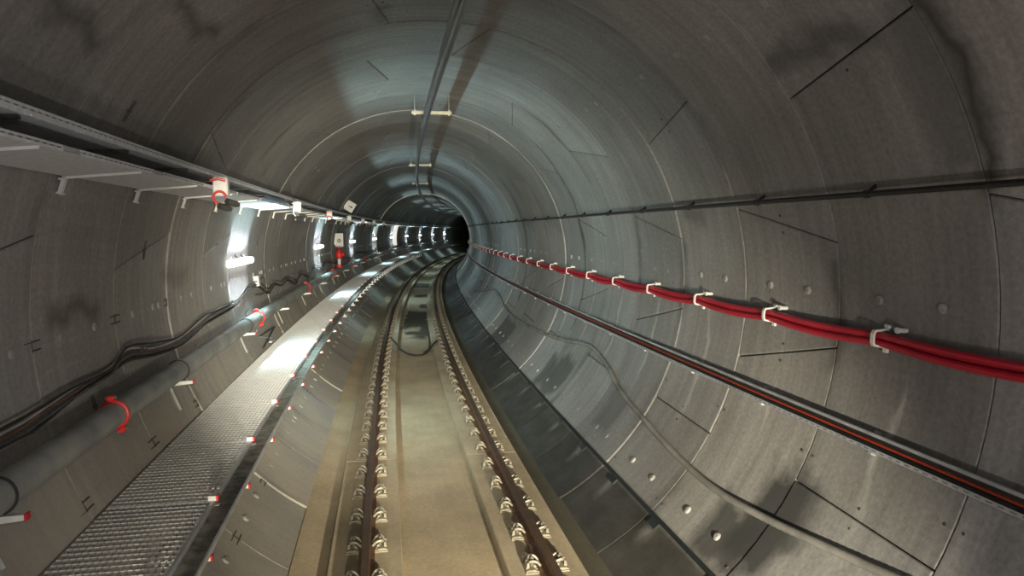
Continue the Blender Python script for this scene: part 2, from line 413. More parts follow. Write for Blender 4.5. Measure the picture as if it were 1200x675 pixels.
for k in range(K_FIRST, K_LAST):
    sa, sb = S0 + k * RW, S0 + (k + 1) * RW
    ring_dr = (0.006 if (k // 2) % 2 else -0.003) * (1 if k % 2 else -0.6) + rnd.uniform(-0.004, 0.004)
    js = list(ODD if k % 2 else EVEN)
    if k % 2 == 0 and k >= 4: js[0] = (36.1, 2.9)
    if k % 2 == 0 and k < 5: js = [j_ for j_ in js if j_[0] not in (80.5, 126)] + [(102.8, -2.8)]
    if k in (1, 3): js = [j_ for j_ in js if j_[0] not in (59.2, 103)] + ([(81.0, 3.0)] if k == 3 else [])
    if k == -1: js = [j_ for j_ in js if j_[0] != -10]
    js = sorted([((m + 360) if m < -30 else m, d) for m, d in js])
    for i, (m0, d0) in enumerate(js):
        m1, d1 = js[(i + 1) % len(js)]
        if m1 < m0: m1 += 360
        mid = (m0 + m1) / 2
        cuts = [(m0, d0, m1, d1)]
        if m1 - m0 > 100:                       # the invert, mostly under the slab: only its two flanks show
            cuts = [(m0, d0, 246, 0), (286, 0, m1, d1)]
        for c0, e0, c1, e1 in cuts:
            zn = zone((c0 + c1) / 2)
            mb = shells[zn]; before = len(mb.v)
            dr = ring_dr + rnd.uniform(-0.003, 0.003)
            patch(mb, [], sa, sb, c0 - e0, c1 - e1, c0 + e0, c1 + e1, dr)
            t = rnd.uniform(0.86, 1.12); w = rnd.uniform(-0.02, 0.02)
            vert_tint[zn] += [(t * (1 + w), t, t * (1 - w), 1)] * (len(mb.v) - before)
    # mortar plugs, two to a segment, and the dark bolt slots on the joints
    if k < 30:
        for th in (1.5, 47.2, -43.5, 182.4, 137, 227):
            if (th == 137 and k not in (3, 8)) or (th == 47.2 and k > 5): continue
            zn = zone(th); mb = shells[zn]; before = len(mb.v)
            fr = [0.29, 0.69] + ([0.81] if (k % 3 == 1 or th == 182.4) and k % 2 == 0 else [])
            if k % 4 == 3: fr = [0.34, 0.63]
            for f in fr:
                c = WL(sa + f * RW, th, 0.004); nrm = (WL(sa + f * RW, th, 1.0) - c).normalized()
                mb.tube([c - nrm * 0.01, c + nrm * 0.004, c + nrm * 0.011], [0.036, 0.034, 0.024], 10, 1)
            vert_tint[zn] += [(1, 1, 1, 1)] * (len(mb.v) - before)
        def slot(th, s, along):
            zn = zone(th); mb = shells[zn]; before = len(mb.v)
            for q in (-0.028, 0.028):
                if along: pts = [(s - 0.11, th + math.degrees(q / RT)), (s + 0.11, th + math.degrees(q / RT))]
                else: pts = [(s + q * 0.6, th - 1.8), (s + q * 0.6, th + 1.8)]
                pp = [WL(a, b_, -0.002) for a, b_ in pts]
                mb.tube(pp, 0.006, 6, 2)
            pts = [(s, th - 0.9), (s, th + 0.9)] if along else [(s - 0.05, th), (s + 0.05, th)]
            mb.tube([WL(a, b_, -0.002) for a, b_ in pts], 0.005, 6, 2)
            vert_tint[zn] += [(1, 1, 1, 1)] * (len(mb.v) - before)
        def pinholes(th, s, along=False):
            zn = zone(th); mb = shells[zn]; before = len(mb.v)
            for q in (-1, 1):
                a, b_ = (s + 0.07 * q, th) if along else (s, th + 1.5 * q)
                c = WL(a, b_, -0.003); nrm = (WL(a, b_, 1.0) - c).normalized()
                mb.tube([c - nrm * 0.004, c + nrm * 0.006], 0.011, 6, 2)
            vert_tint[zn] += [(1, 1, 1, 1)] * (len(mb.v) - before)
        for th in (182.4, 204.7, 227):
            slot(th, sa, True)
        for m0, d0 in js:
            if 130 < m0 < 230: slot(m0, (sa + sb) / 2, False)
            elif not 230 < m0 < 325: pinholes(m0, (sa + sb) / 2)
        for th in (-24, -46): pinholes(th, sa, True)
for zn, mb in shells.items():
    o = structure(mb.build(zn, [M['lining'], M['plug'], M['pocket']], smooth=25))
    ca = o.data.color_attributes.new('tint', 'FLOAT_COLOR', 'POINT')
    flat = [c for t in vert_tint[zn] for c in t]
    ca.data.foreach_set('color', flat)
mb = MB()
mb.sweep([lin(th, -0.05) for th in range(0, 360, 6)], S0 + K_FIRST * RW, S0 + K_LAST * RW, RW, True, cap=False)
structure(mb.build('wall_backing', M['gasket']))

# cream sealing strip standing proud of one joint far along
mb = MB()
A_ = [-38 + 4 * i for i in range(65)]
for th in A_:
    for s_, o_ in ((43.4, -0.01), (43.4, 0.055), (43.5, 0.055), (43.5, -0.01)): mb.v.append(tuple(WL(s_, th, o_)))
for i in range(len(A_) - 1):
    for j in range(4):
        k = (j + 1) % 4
        mb.f.append((i * 4 + j, i * 4 + k, i * 4 + 4 + k, i * 4 + 4 + j)); mb.m.append(0)
structure(mb.build('trim_3', M['cream']))

# ------------------------------------------------------------------ floor and plinths
mb = MB()
prof = [(-1.425, -0.225), (-1.40, -0.190), (-1.09, -0.270), (0.0, -0.275), (1.09, -0.275), (1.24, -0.282), (1.375, -0.290), (1.42, -0.42), (0, -0.70), (-1.3, -0.42)]
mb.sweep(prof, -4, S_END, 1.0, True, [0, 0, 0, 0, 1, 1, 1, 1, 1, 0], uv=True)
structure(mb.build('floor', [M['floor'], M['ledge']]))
for i, sgn in enumerate((-1, 1)):
    mb = MB()
    a, b_ = (-1.088, -0.435) if sgn < 0 else (0.425, 1.088)
    # cast in lengths with a narrow open joint between them
    s = -3.0
    while s < S_END - 5:
        mb.sweep([(a, -0.30), (a + 0.006, -0.182), (a + 0.016, -0.175), (b_ - 0.016, -0.175), (b_ - 0.006, -0.182), (b_, -0.30)], s, s + 6.18, 1.03, True, uv=True)
        s += 6.2
    o = structure(mb.build('trim_%d' % (i + 1), M['plinth']))

# ------------------------------------------------------------------ rails and their fastenings
RAILS = []
for sgn, lab in ((-1, 'rusty brown steel running rail, the one on the walkway side of the track'),
                 (1, 'rusty brown steel running rail, the one beside the black drain')):
    mb = MB(); c = 0.7525 * sgn
    half = [(0.030, 0.0), (0.036, -0.010), (0.037, -0.034), (0.013, -0.046), (0.009, -0.075), (0.012, -0.120), (0.050, -0.134), (0.070, -0.141), (0.070, -0.153)]
    prof = [(c + x, z) for x, z in half] + [(c - x, z) for x, z in reversed(half)]
    mats = [1] + [0] * 15 + [1, 1]
    mb.sweep(prof, -3, S_END - 5, 1.0, True, mats)
    tag(mb.build('running_rail', [M['rust'], M['railtop']], smooth=40), lab, 'rail')

def make_fastening(label, group):
    t = empty('rail_fastening', 0, 0, 0)
    tag(t, label, 'rail fastening', group)
    mb = MB()                                                     # cast plate with chamfered shoulders
    mb.prism([(-0.185, 0), (-0.182, 0.020), (-0.160, 0.030), (-0.105, 0.030), (-0.088, 0.018), (0.088, 0.018), (0.105, 0.030), (0.160, 0.030), (0.182, 0.020), (0.185, 0)], -0.085, 0.085)
    mb.prism([(-0.188, 0), (-0.188, 0.010), (0.188, 0.010), (0.188, 0)], -0.10, -0.084)
    mb.build('base_plate', M['castgrey'], t, 20)
    for sg in (-1, 1):
        mb = MB()                                                 # upright shoulder the clip is held in
        mb.prism([(sg * x, z) for x, z in ((0.086, 0.018), (0.088, 0.040), (0.098, 0.050), (0.108, 0.048), (0.114, 0.028))], -0.034, 0.034)
        mb.prism([(sg * x, z) for x, z in ((0.150, 0.026), (0.150, 0.066), (0.158, 0.074), (0.170, 0.070), (0.176, 0.024))], -0.050, -0.020)
        mb.prism([(sg * x, z) for x, z in ((0.150, 0.026), (0.150, 0.066), (0.158, 0.074), (0.170, 0.070), (0.176, 0.024))], 0.020, 0.050)
        mb.prism([(sg * x, z) for x, z in ((0.080, 0.010), (0.080, 0.024), (0.178, 0.028), (0.178, 0.010))], -0.052, 0.052)
        sh_ = mb.build('shoulder', M['castgrey'], t, 30)
        mb = MB()                                                 # bent spring bar: toe on the rail foot, loops either side of the bolt
        pts = spline([(0.060, -0.014, 0.046), (0.052, -0.044, 0.046), (0.085, -0.062, 0.074), (0.132, -0.056, 0.080), (0.144, -0.022, 0.058),
                      (0.126, 0.0, 0.050), (0.144, 0.022, 0.058), (0.132, 0.056, 0.080), (0.085, 0.062, 0.074), (0.052, 0.044, 0.046), (0.060, 0.014, 0.046)], 4)
        mb.tube([(sg * x, y, z + 0.012 * math.sin(min(1, max(0, (x - 0.06) / 0.05)) * PI / 2)) for x, y, z in pts], 0.0125, 7)
        mb.build('spring_clip', M['clip'], t, 60)
        mb = MB()
        mb.cyl((sg * 0.118, 0, 0.03), (sg * 0.118, 0, 0.112), 0.011, 8)
        mb.cyl((sg * 0.118, 0, 0.076), (sg * 0.118, 0, 0.082), 0.026, 12)
        mb.cyl((sg * 0.118, 0, 0.082), (sg * 0.118, 0, 0.102), 0.019, 6)
        mb.build('bolt', M['bolt'], sh_, 25)
    return t
for sgn, lab, grp in ((-1, 'dusty cast rail fastening with spring clips bolted under the rail on the walkway side', 'fastenings along the rail on the walkway side'),
                      (1, 'dusty cast rail fastening with spring clips bolted under the rail beside the drain', 'fastenings along the rail beside the drain')):
    proto = None
    for i in range(62):
        s = 6.02 - 4 * 0.7036 + i * 0.7036 + (0.02 if sgn > 0 else 0)
        if proto is None: proto = o = make_fastening(lab, grp)
        else: o = copy_tree(proto)
        place(o, s, 0.7525 * sgn, -0.175)

# ------------------------------------------------------------------ overhead conductor rail and its supports
OC_U, OC_Z = 0.075, 4.42
tilt0 = [(0.028, -0.055), (0.030, -0.028), (0.018, -0.018), (0.018, 0.018), (0.045, 0.026), (0.045, 0.055), (-0.045, 0.055), (-0.045, 0.026), (-0.018, 0.018), (-0.018, -0.018), (-0.030, -0.028), (-0.028, -0.055), (-0.010, -0.066), (0.010, -0.066)]
mb = MB()
N = 120
n = len(tilt0)
for i in range(N):
    s = -3 + (S_END - 4) * i / (N - 1)
    uu = OC_U - 0.02 + 0.0055 * max(0, min(s, 22))
    for x, z in tilt0: mb.v.append(tuple(W(s, uu + x, OC_Z + z)))
for i in range(N - 1):
    for j in range(n):
        k = (j + 1) % n
        mb.f.append((i * n + j, i * n + k, (i + 1) * n + k, (i + 1) * n + j)); mb.m.append(0)
oc = empty('overhead_conductor_rail', 0, OC_U, OC_Z)
o = mb.build('rail_profile', M['alu'], None, 35)
o.parent = oc; o.matrix_parent_inverse = oc.matrix_world.inverted() if False else Matrix.LocRotScale(oc.location, oc.rotation_euler, None).inverted()
tag(oc, 'dark metal overhead conductor rail hanging under the crown of the tunnel', 'conductor rail')
def part_world(o, parent):
    """parent a mesh built in world space without moving it"""
    o.parent = parent
    o.matrix_parent_inverse = Matrix.LocRotScale(parent.location, parent.rotation_euler, None).inverted()
    return o
proto = None
for i, s in enumerate((2.6, 11.86, 21.25, 29.5, 38.5, 47.5, 56.5)):
    if i == 0: continue
    uu = OC_U - 0.02 + 0.0055 * max(0, min(s, 22))
    if proto is None:
        t = empty('conductor_rail_support', 0, 0, 0)
        mb = MB(); mb.box((0.09, 0, 0.10), (0.62, 0.05, 0.05), ch=0.008); mb.build('cross_bar', M['cream'], t)
        for x in (-0.17, 0.36):
            mb = MB(); mb.cyl((x, 0, 0.07), (x, 0, 0.42), 0.009, 8); mb.cyl((x, 0, 0.125), (x, 0, 0.142), 0.020, 6); mb.cyl((x, 0, 0.0583), (x, 0, 0.075), 0.020, 6)
            mb.build('hanger_rod', M['galv'], t)
        mb = MB(); mb.box((0, 0, 0.064), (0.11, 0.07, 0.022), ch=0.004)
        for x in (-0.052, 0.052): mb.box((x, 0, 0.040), (0.014, 0.07, 0.050), ch=0.003)
        mb.build('rail_clamp', M['dsteel'], t)
        proto = o = t
    else: o = copy_tree(proto)
    place(o, s, uu, OC_Z)
    which = ['first', 'second', 'third', 'fourth', 'fifth', 'sixth'][i - 1]
    tag(o, 'cream support bar carrying the overhead conductor rail, %s one along the tunnel' % which, 'rail support', 'supports of the overhead conductor rail')

# ------------------------------------------------------------------ walkway
def make_panel():
    mb = MB(); L = RW - 0.008; wd = 0.655
    nc = 19
    for i in range(nc):                                           # bearing bars along the tunnel
        x = -wd / 2 + wd * i / (nc - 1)
        mb.box((x, 0, -0.015), (0.0035, L, 0.024), mi=1)
    nr = 21
    for j in range(nr):                                           # pressed cross bars, leaning
        y = -L / 2 + 0.008 + (L - 0.016) * j / (nr - 1)
        r = Matrix.Rotation(math.radians(-55), 3, 'X')
        mb.box((0, y, -0.008), (wd, 0.003, 0.0145), rot=r, mi=0)
    return mb
proto = None
for k in range(-1, 50):
    s = S0 + (k + 0.63) * RW
    if proto is None:
        proto = o = make_panel().build('grating_panel', [M['grate'], M['galv']], None, 0)
    else:
        o = proto.copy(); COL.objects.link(o)
    place(o, s, -2.055, 0.90)
    tag(o, 'galvanised grating panel of the narrow raised walkway along the wall', 'grating', 'grating panels of the walkway')
# cable trough along the edge of the walkway
tr = empty('edge_trough', 0, -1.65, 0.85)
mb = MB(); mb.sweep([(-1.708, 0.840), (-1.708, 0.866), (-1.592, 0.866), (-1.592, 0.840)], -3, 100, 1.0); part_world(mb.build('cover_plate', M['trough']), tr)
mb = MB(); mb.sweep([(-1.732, 0.84), (-1.732, 0.897), (-1.728, 0.901), (-1.713, 0.901), (-1.709, 0.897), (-1.709, 0.84)], -3, 100, 1.0); part_world(mb.build('inner_lip', M['galv']), tr)
mb = MB(); mb.sweep([(-1.584, 0.850), (-1.584, 0.884), (-1.582, 0.887), (-1.574, 0.887), (-1.571, 0.884), (-1.571, 0.850)], -3, 100, 1.0); part_world(mb.build('outer_lip', M['galv']), tr)
tag(tr, 'long dark trough with bright lips along the open edge of the walkway', 'cable trough')
proto = None
for k in range(0, 44):
    s = S0 + (k + 0.135) * RW
    if proto is None:
        t = empty('walkway_bracket', 0, 0, 0)
        mb = MB()
        mb.box((-2.045, 0, 0.845), (0.73, 0.05, 0.05)); mb.build('cantilever_arm', M['galv'], t)
        mb = MB()
        mb.box((-1.81, 0, 0.68), (0.05, 0.05, 0.36)); mb.box((-1.95, 0, 0.50), (0.36, 0.05, 0.04)); mb.build('knee_frame', M['galv'], t)
        for x, z in ((-1.712, 0.915), (-1.765, 0.50)):
            mb = MB(); mb.box((x - 0.012, 0, z), (0.055, 0.045, 0.036), ch=0.004, mi=0); mb.box((x + 0.022, 0, z), (0.014, 0.046, 0.038), mi=1)
            o_ = mb.build('end_cap', [M['white'], M['redpaint']], t); o_['label'] = 'white cap with a red end'
        proto = o = t
    else: o = copy_tree(proto)
    o.location = W(s, 0, 0); o.rotation_euler = (0, 0, -s * KAP)
    tag(o, 'steel cantilever bracket under the walkway with white and red end caps', 'bracket', 'brackets carrying the walkway')

# ------------------------------------------------------------------ fire main on the walkway side
FP_U, FP_Z, FP_R = -2.462, 1.418, 0.090
fm = empty('fire_main', 0, FP_U, FP_Z)
tag(fm, 'thick grey fire main pipe running along the wall above the walkway', 'pipe')
mb = MB(); mb.sweep([(FP_U + FP_R * math.cos(2 * PI * k / 20), FP_Z + FP_R * math.sin(2 * PI * k / 20)) for k in range(20)], -3, 105, 1.0)
part_world(mb.build('pipe', M['pipe']), fm)
def ringtube(u, z, r, s, a0, a1, tr_, n=14):
    return [W(s, u + r * math.cos(math.radians(a0 + (a1 - a0) * i / n)), z + r * math.sin(math.radians(a0 + (a1 - a0) * i / n))) for i in range(n + 1)]
s = 5.64
while s < 66:                                                     # red grooved couplings every six metres
    mb = MB()
    q = [W(s + d, FP_U + r * math.cos(a), FP_Z + r * math.sin(a)) for a in [0]for d, r in [(0, 0)]]
    mb.tube(ringtube(FP_U, FP_Z, FP_R + 0.006, s, 0, 360, 0)[:-1], 0.015, 8, closed=True)
    for a in (95, -62):
        c = W(s, FP_U + (FP_R + 0.032) * math.cos(math.radians(a)), FP_Z + (FP_R + 0.032) * math.sin(math.radians(a)))
        r3 = Matrix.Rotation(-s * KAP, 3, 'Z') @ Matrix.Rotation(-math.radians(a), 3, 'Y')
        mb.box(c, (0.035, 0.05, 0.05), r3, ch=0.006)
        d = r3 @ Vector((0, 0, 0.038))
        mb.cyl(c - d, c + d, 0.012, 6, mi=1)
    o = part_world(mb.build('coupling', [M['redpaint'], M['bolt']]), fm); o['label'] = 'red pipe coupling'
    s += 6.0
s = 3.99
i = 0
while s < 64:
    st = W(s, 0, 0); rz = Matrix.Rotation(-s * KAP, 3, 'Z')
    mb = MB(); mb.tube(ringtube(FP_U, FP_Z, FP_R + 0.004, s, 150, -75, 0), 0.009, 6)
    part_world(mb.build('strap', M['rubber']), fm)
    mb = MB()
    zt = 1.302
    mb.prism([(-2.56, zt - 0.030), (-2.60, zt + 0.012), (-2.335, zt + 0.018), (-2.335, zt - 0.010)], -0.022, 0.022, 0)
    mb.prism([(-2.335, zt - 0.012), (-2.335, zt + 0.02), (-2.322, zt + 0.02), (-2.322, zt - 0.012)], -0.023, 0.023, 1)
    mb.v = [tuple(st + rz @ Vector(v)) for v in mb.v]
    o = part_world(mb.build('bracket_arm', [M['white'], M['redpaint']]), fm); o['label'] = 'white bracket arm'
    mb = MB()
    mb.tube([WL(s + 0.02, th, 0.008) for th in (-162, -159, -156.5)], 0.016, 4)
    part_world(mb.build('wall_channel', M['pale']), fm)
    s += 3.36; i += 1

# hydrant valve standing on the pipe, far along
t = empty('hydrant_valve', 25.6, FP_U, FP_Z + FP_R)
mb = MB(); mb.cyl((0, 0, -0.03), (0, 0, 0.05), 0.11, 16); mb.cyl((0, 0, 0.05), (0, 0, 0.09), 0.085, 16); mb.build('flange', M['redpaint'], t)
mb = MB(); mb.cyl((0, 0, 0.09), (0, 0, 0.30), 0.055, 14); mb.build('stem', M['white'], t)['label'] = 'white stem'
mb = MB()
mb.tube([(0, 0, 0.28), (0, 0, 0.33), (0, 0, 0.42), (0, 0, 0.52), (0, 0, 0.58)], [0.07, 0.115, 0.13, 0.10, 0.05], 14)
mb.cyl((0, -0.05, 0.42), (0.17, -0.10, 0.42), 0.06, 12); mb.cyl((0.165, -0.10, 0.42), (0.195, -0.108, 0.42), 0.078, 12)
vb_ = mb.build('valve_body', M['redpaint'], t)
mb = MB()
ringp = [(0.10 * math.cos(2 * PI * k / 16), 0.10 * math.sin(2 * PI * k / 16), 0.66) for k in range(16)]
mb.tube(ringp, 0.014, 6, closed=True); mb.cyl((0, 0, 0.55), (0, 0, 0.67), 0.014, 8)
for a in (0, 120, 240): mb.cyl((0, 0, 0.66), (0.1 * math.cos(math.radians(a)), 0.1 * math.sin(math.radians(a)), 0.66), 0.009, 6)
mb.build('hand_wheel', M['redpaint'], vb_)
tag(t, 'red hydrant valve with a white stem standing on the grey pipe', 'hydrant')

# ------------------------------------------------------------------ cables drooping along the wall above the pipe
CP = [(2.6, -168.6), (4.43, -167.9), (4.84, -167.9), (5.37, -168.7), (6.02, -169.6), (6.2, -170.2), (6.55, -170.4), (7.26, -168.8), (8.1, -168.2), (9.07, -169.7),
      (9.72, -170.0), (11.04, -170.9), (12.0, -173.4), (12.85, -173.4), (13.6, -169.6), (14.4, -171.6), (15.2, -169.9), (16.0, -170.9), (17.04, -168.1), (18.2, -170.6), (19.4, -168.2), (20.5, -171.5), (22.0, -169.2), (23.6, -172), (26, -169.4), (28, -172), (31, -169.5), (34, -171.8), (38, -169.5), (42, -171.5), (46, -169.5), (50, -171), (56, -169.7), (62, -171), (70, -170), (80, -170.5)]
specs = [('black', 0.0, 0.022, 0.013, 'thick black cable, topmost of the slack bundle above the fire main'),
         ('greycable', -0.5, 0.034, 0.011, 'dusty grey cable, second from the top of the slack bundle above the fire main'),
         ('brown', -1.0, 0.020, 0.010, 'brownish cable in the middle of the slack bundle above the fire main'),
         ('pale', -1.5, 0.022, 0.009, 'pale grey cable, fourth from the top of the slack bundle above the fire main'),
         ('black', -1.9, 0.040, 0.009, 'thin black cable, lowest of the slack bundle above the fire main')]
rr = random.Random(3)
for mat, dth, off, rad, lab in specs:
    pts = []
    for s, th in CP:
        squeeze = 0.45 if (6.0 < s < 6.5 or 10 < s < 11.5) else 1.0
        pts.append((s, th - dth * -1 * squeeze * (0.8 if th < -171 else 1.0) + rr.uniform(-0.35, 0.35), off + rr.uniform(0, 0.02)))
    mb = MB(); mb.tube([WL(*p) for p in spline(pts, 7)], rad, 7)
    tag(mb.build('wall_cable', M[mat]), lab, 'cable', 'slack cables above the fire main')
for i, (s, th) in enumerate(((6.93, -170.6), (10.55, -171.6), (14.2, -172.4), (17.2, -172.6), (20.4, -172.8), (23.7, -172.8), (27.2, -172.8))):
    mb = MB()
    a, b_ = WL(s - 0.24, th - 0.15, 0.012), WL(s + 0.24, th + 0.15, 0.012)
    mb.tube([a, b_], 0.012, 6)
    for q in (-0.18, 0.0): mb.tube([WL(s + q, th + 0.2, 0.0), WL(s + q, th, 0.05), WL(s + q, th - 1.0, 0.085), WL(s + q, th - 0.2, 0.10)], 0.008, 6)
    tag(mb.build('cable_hook', M['dsteel']), 'dark steel cable hook bar on the wall above the fire main', 'hook', 'hook bars holding the slack cables')
# small white junction box with a looped lead under the first lamp
t = empty('junction_box', 12.75, *lin(-175.3, 0.0), tilt=wall_tilt(184.7))
mb = MB(); mb.box((0.04, 0, 0), (0.08, 0.16, 0.17), ch=0.008); mb.build('housing', M['white'], t)
mb = MB(); mb.box((0.084, 0, 0), (0.010, 0.14, 0.15), ch=0.003); mb.build('cover', M['pale'], t)
mb = MB(); mb.tube(spline([(0.05, 0.08, -0.03), (0.05, 0.3, 0.01), (0.05, 0.62, 0.03), (0.05, 0.72, -0.08), (0.05, 0.55, -0.20), (0.05, 0.32, -0.24), (0.05, -0.05, -0.22), (0.04, -0.3, -0.2)], 5), 0.012, 6)
mb.build('lead', M['greycable'], t)
tag(t, 'small white junction box with a looped lead just past the first wall lamp', 'junction box')

# folded steel brace leaning in the gap behind the walkway
t = empty('steel_brace', 12.3, -2.40, 0.93)
mb = MB(); mb.tube([(0.0, -0.62, 0.02), (-0.10, -0.25, 0.20), (-0.10, 0.95, 0.13)][:1] + [(-0.07, 0.95, 0.15)], 0.014, 6); mb.build('strut', M['dsteel'], t)
mb = MB(); mb.tube([(-0.09, -0.42, 0.17), (-0.07, 0.9, 0.15)], 0.013, 6); mb.build('strut', M['dsteel'], t)
mb = MB(); mb.tube([(-0.09, -0.42, 0.17), (-0.01, 0.30, 0.04)], 0.011, 6); mb.build('strut', M['galv'], t)
mb = MB(); mb.box((-0.01, 0.25, 0.01), (0.05, 0.30, 0.03), ch=0.004); mb.build('foot_plate', M['galv'], t)
tag(t, 'dark folded steel brace leaning on the wall in the gap behind the walkway', 'brace')

# ------------------------------------------------------------------ cable trays high on the walkway side
lt = empty('lower_cable_tray', 0, -2.25, 3.09)
tag(lt, 'wide perforated steel cable tray, the lower of two high on the wall', 'cable tray')
mb = MB()
mb.sweep([(-2.488, 3.060), (-2.050, 3.094), (-2.047, 3.122), (-2.050, 3.126), (-2.056, 3.122), (-2.058, 3.102), (-2.488, 3.068)], -3, 105, 1.0)
part_world(mb.build('tray_sheet', M['tray']), lt)
mb = MB(); mb.sweep([(-2.0472, 3.106), (-2.0462, 3.106), (-2.0462, 3.112), (-2.0472, 3.112)], -3, 40, 1.0, uv=True)
part_world(mb.build('slotted_strip', M['slots'], smooth=0), lt)
for k in range(0, 34):                                            # bolted joint plates on the lip, one to each length
    sj = S0 + (k + 0.32) * RW
    mb = MB(); mb.sweep([(-2.049, 3.095), (-2.043, 3.095), (-2.043, 3.121), (-2.049, 3.121)], sj - 0.10, sj + 0.10, 0.2)
    part_world(mb.build('joint_plate', M['galv'], smooth=0), lt)
for k in range(0, 46):
    s = S0 + (k + 0.085) * RW
    st = W(s, 0, 0); rz = Matrix.Rotation(-s * KAP, 3, 'Z')
    mb = MB()
    r = Matrix.Rotation(-math.atan2(0.034, 0.44), 3, 'Y')
    mb.box((-2.275, 0, 3.069), (0.45, 0.016, 0.014), r)
    mb.box((-2.515, 0.0, 3.015), (0.022, 0.036, 0.13), Matrix.Rotation(math.radians(18), 3, 'Y'))
    mb.box((-2.532, 0.0, 2.955), (0.034, 0.060, 0.010), Matrix.Rotation(math.radians(18), 3, 'Y'))
    mb.box((-2.505, -0.024, 3.043), (0.036, 0.05, 0.012))
    mb.v = [tuple(st + rz @ Vector(v)) for v in mb.v]
    part_world(mb.build('bracket', M['white'], smooth=0), lt)['label'] = 'white cantilever bracket'
ut = empty('upper_cable_tray', 0, -2.25, 3.22)
tag(ut, 'narrow grey steel cable tray, the upper of two high on the wall', 'cable tray')
mb = MB()
mb.sweep([(-2.380, 3.226), (-2.125, 3.232), (-2.120, 3.235), (-2.120, 3.282), (-2.126, 3.286), (-2.142, 3.286), (-2.142, 3.280), (-2.128, 3.278), (-2.128, 3.240), (-2.380, 3.233)], -3, 105, 1.0)
part_world(mb.build('tray_sheet', M['tray']), ut)
mb = MB(); mb.sweep([(-2.1202, 3.262), (-2.1192, 3.262), (-2.1192, 3.268), (-2.1202, 3.268)], -3, 40, 1.0, uv=True)
part_world(mb.build('slotted_strip', M['slots'], smooth=0), ut)
for k in range(0, 34):
    for fr in (0.2, 0.62):
        sj = S0 + (k + fr) * RW
        mb = MB(); mb.sweep([(-2.1205, 3.236), (-2.114, 3.236), (-2.114, 3.248), (-2.1205, 3.248)], sj - 0.07, sj + 0.07, 0.14)
        part_world(mb.build('joint_plate', M['white'], smooth=0), ut)
for k in range(0, 46):
    s = S0 + (k + 0.085) * RW
    st = W(s, 0, 0); rz = Matrix.Rotation(-s * KAP, 3, 'Z')
    mb = MB(); mb.box((-2.29, 0, 3.217), (0.33, 0.030, 0.016)); mb.box((-2.440, 0, 3.225), (0.025, 0.05, 0.08))
    mb.v = [tuple(st + rz @ Vector(v)) for v in mb.v]
    part_world(mb.build('bracket', M['dsteel'], smooth=0), ut)
# black cables lying in the trays
for (u, z, r, lab) in ((-2.13, 3.122, 0.024, 'black cable in the lower tray, next to its outer lip'), (-2.20, 3.118, 0.026, 'black cable in the lower tray, second from its outer lip'),
                       (-2.29, 3.111, 0.026, 'black cable in the lower tray, third from its outer lip'), (-2.21, 3.268, 0.030, 'black cable lying in the upper cable tray')):
    mb = MB(); mb.sweep([(u + r * math.cos(2 * PI * k / 8), z + r * math.sin(2 * PI * k / 8)) for k in range(8)], -3, 104, 1.0)
    tag(mb.build('tray_cable', M['black']), lab, 'cable', 'black cables in the high trays')
# blue plastic sheet bundled on the lower tray
mb = MB()
sp = [(10.1, 0.01), (10.35, 0.035), (10.7, 0.042), (11.1, 0.036), (11.5, 0.044), (12.0, 0.038), (12.35, 0.03), (12.6, 0.01)]
mb.tube([W(s_, -2.078, 3.128 + r_ * 0.6) for s_, r_ in sp], [r_ for s_, r_ in sp], 10)
tag(mb.build('plastic_sheet', M['blue'], smooth=60), 'rolled pale blue plastic sheet lying on the lower cable tray', 'sheet')

# loudspeaker boxes clamped on the tray edge, red straps, black plugs underneath
def make_drop(red):
    t = empty('splice_box', 0, 0, 0)
    mb = MB(); mb.box((0.06, 0, 0.05), (0.13, 0.10, 0.17), ch=0.012); mb.build('housing', M['white'], t)
    mb = MB()
    mb.tube([(0.06 + 0.055 * math.cos(a), -0.08, -0.05 + 0.055 * math.sin(a)) for a in [2 * PI * k / 14 for k in range(11)]], 0.011, 6)
    o = mb.build('strap', M['redpaint'] if red else M['white'], t); o['label'] = 'red strap' if red else 'white ring strap'
    mb = MB()
    mb.tube([(-0.01, -0.115, 0.10), (0.06, -0.115, 0.115), (0.12, -0.10, 0.10)], 0.011, 6)
    o = mb.build('strap', M['redpaint'] if red else M['white'], t); o['label'] = 'red strap' if red else 'white ring strap'
    for q, (x, z) in enumerate(((0.10, -0.08), (0.03, -0.12))):
        mb = MB(); mb.cyl((x, 0.02, z), (x + 0.07, 0.10, z - 0.025), 0.030, 10); mb.cyl((x + 0.065, 0.095, z - 0.024), (x + 0.085, 0.118, z - 0.03), 0.022, 10)
        mb.build('cable_plug', M['dsteel'], t)
    return t
for i, (s, red) in enumerate(((7.2, True), (12.9, False), (18.6, True), (24.4, False), (29.9, True), (35.4, False), (41.0, True))):
    o = make_drop(red); place(o, s, -2.045, 3.065)
    which = ['first', 'second', 'third', 'fourth', 'fifth', 'sixth', 'seventh'][i]
    tag(o, 'white splice box with %s on the lower tray edge, %s along the tunnel' % ('red straps' if red else 'a white ring', which), 'splice box', 'splice boxes on the tray edge')

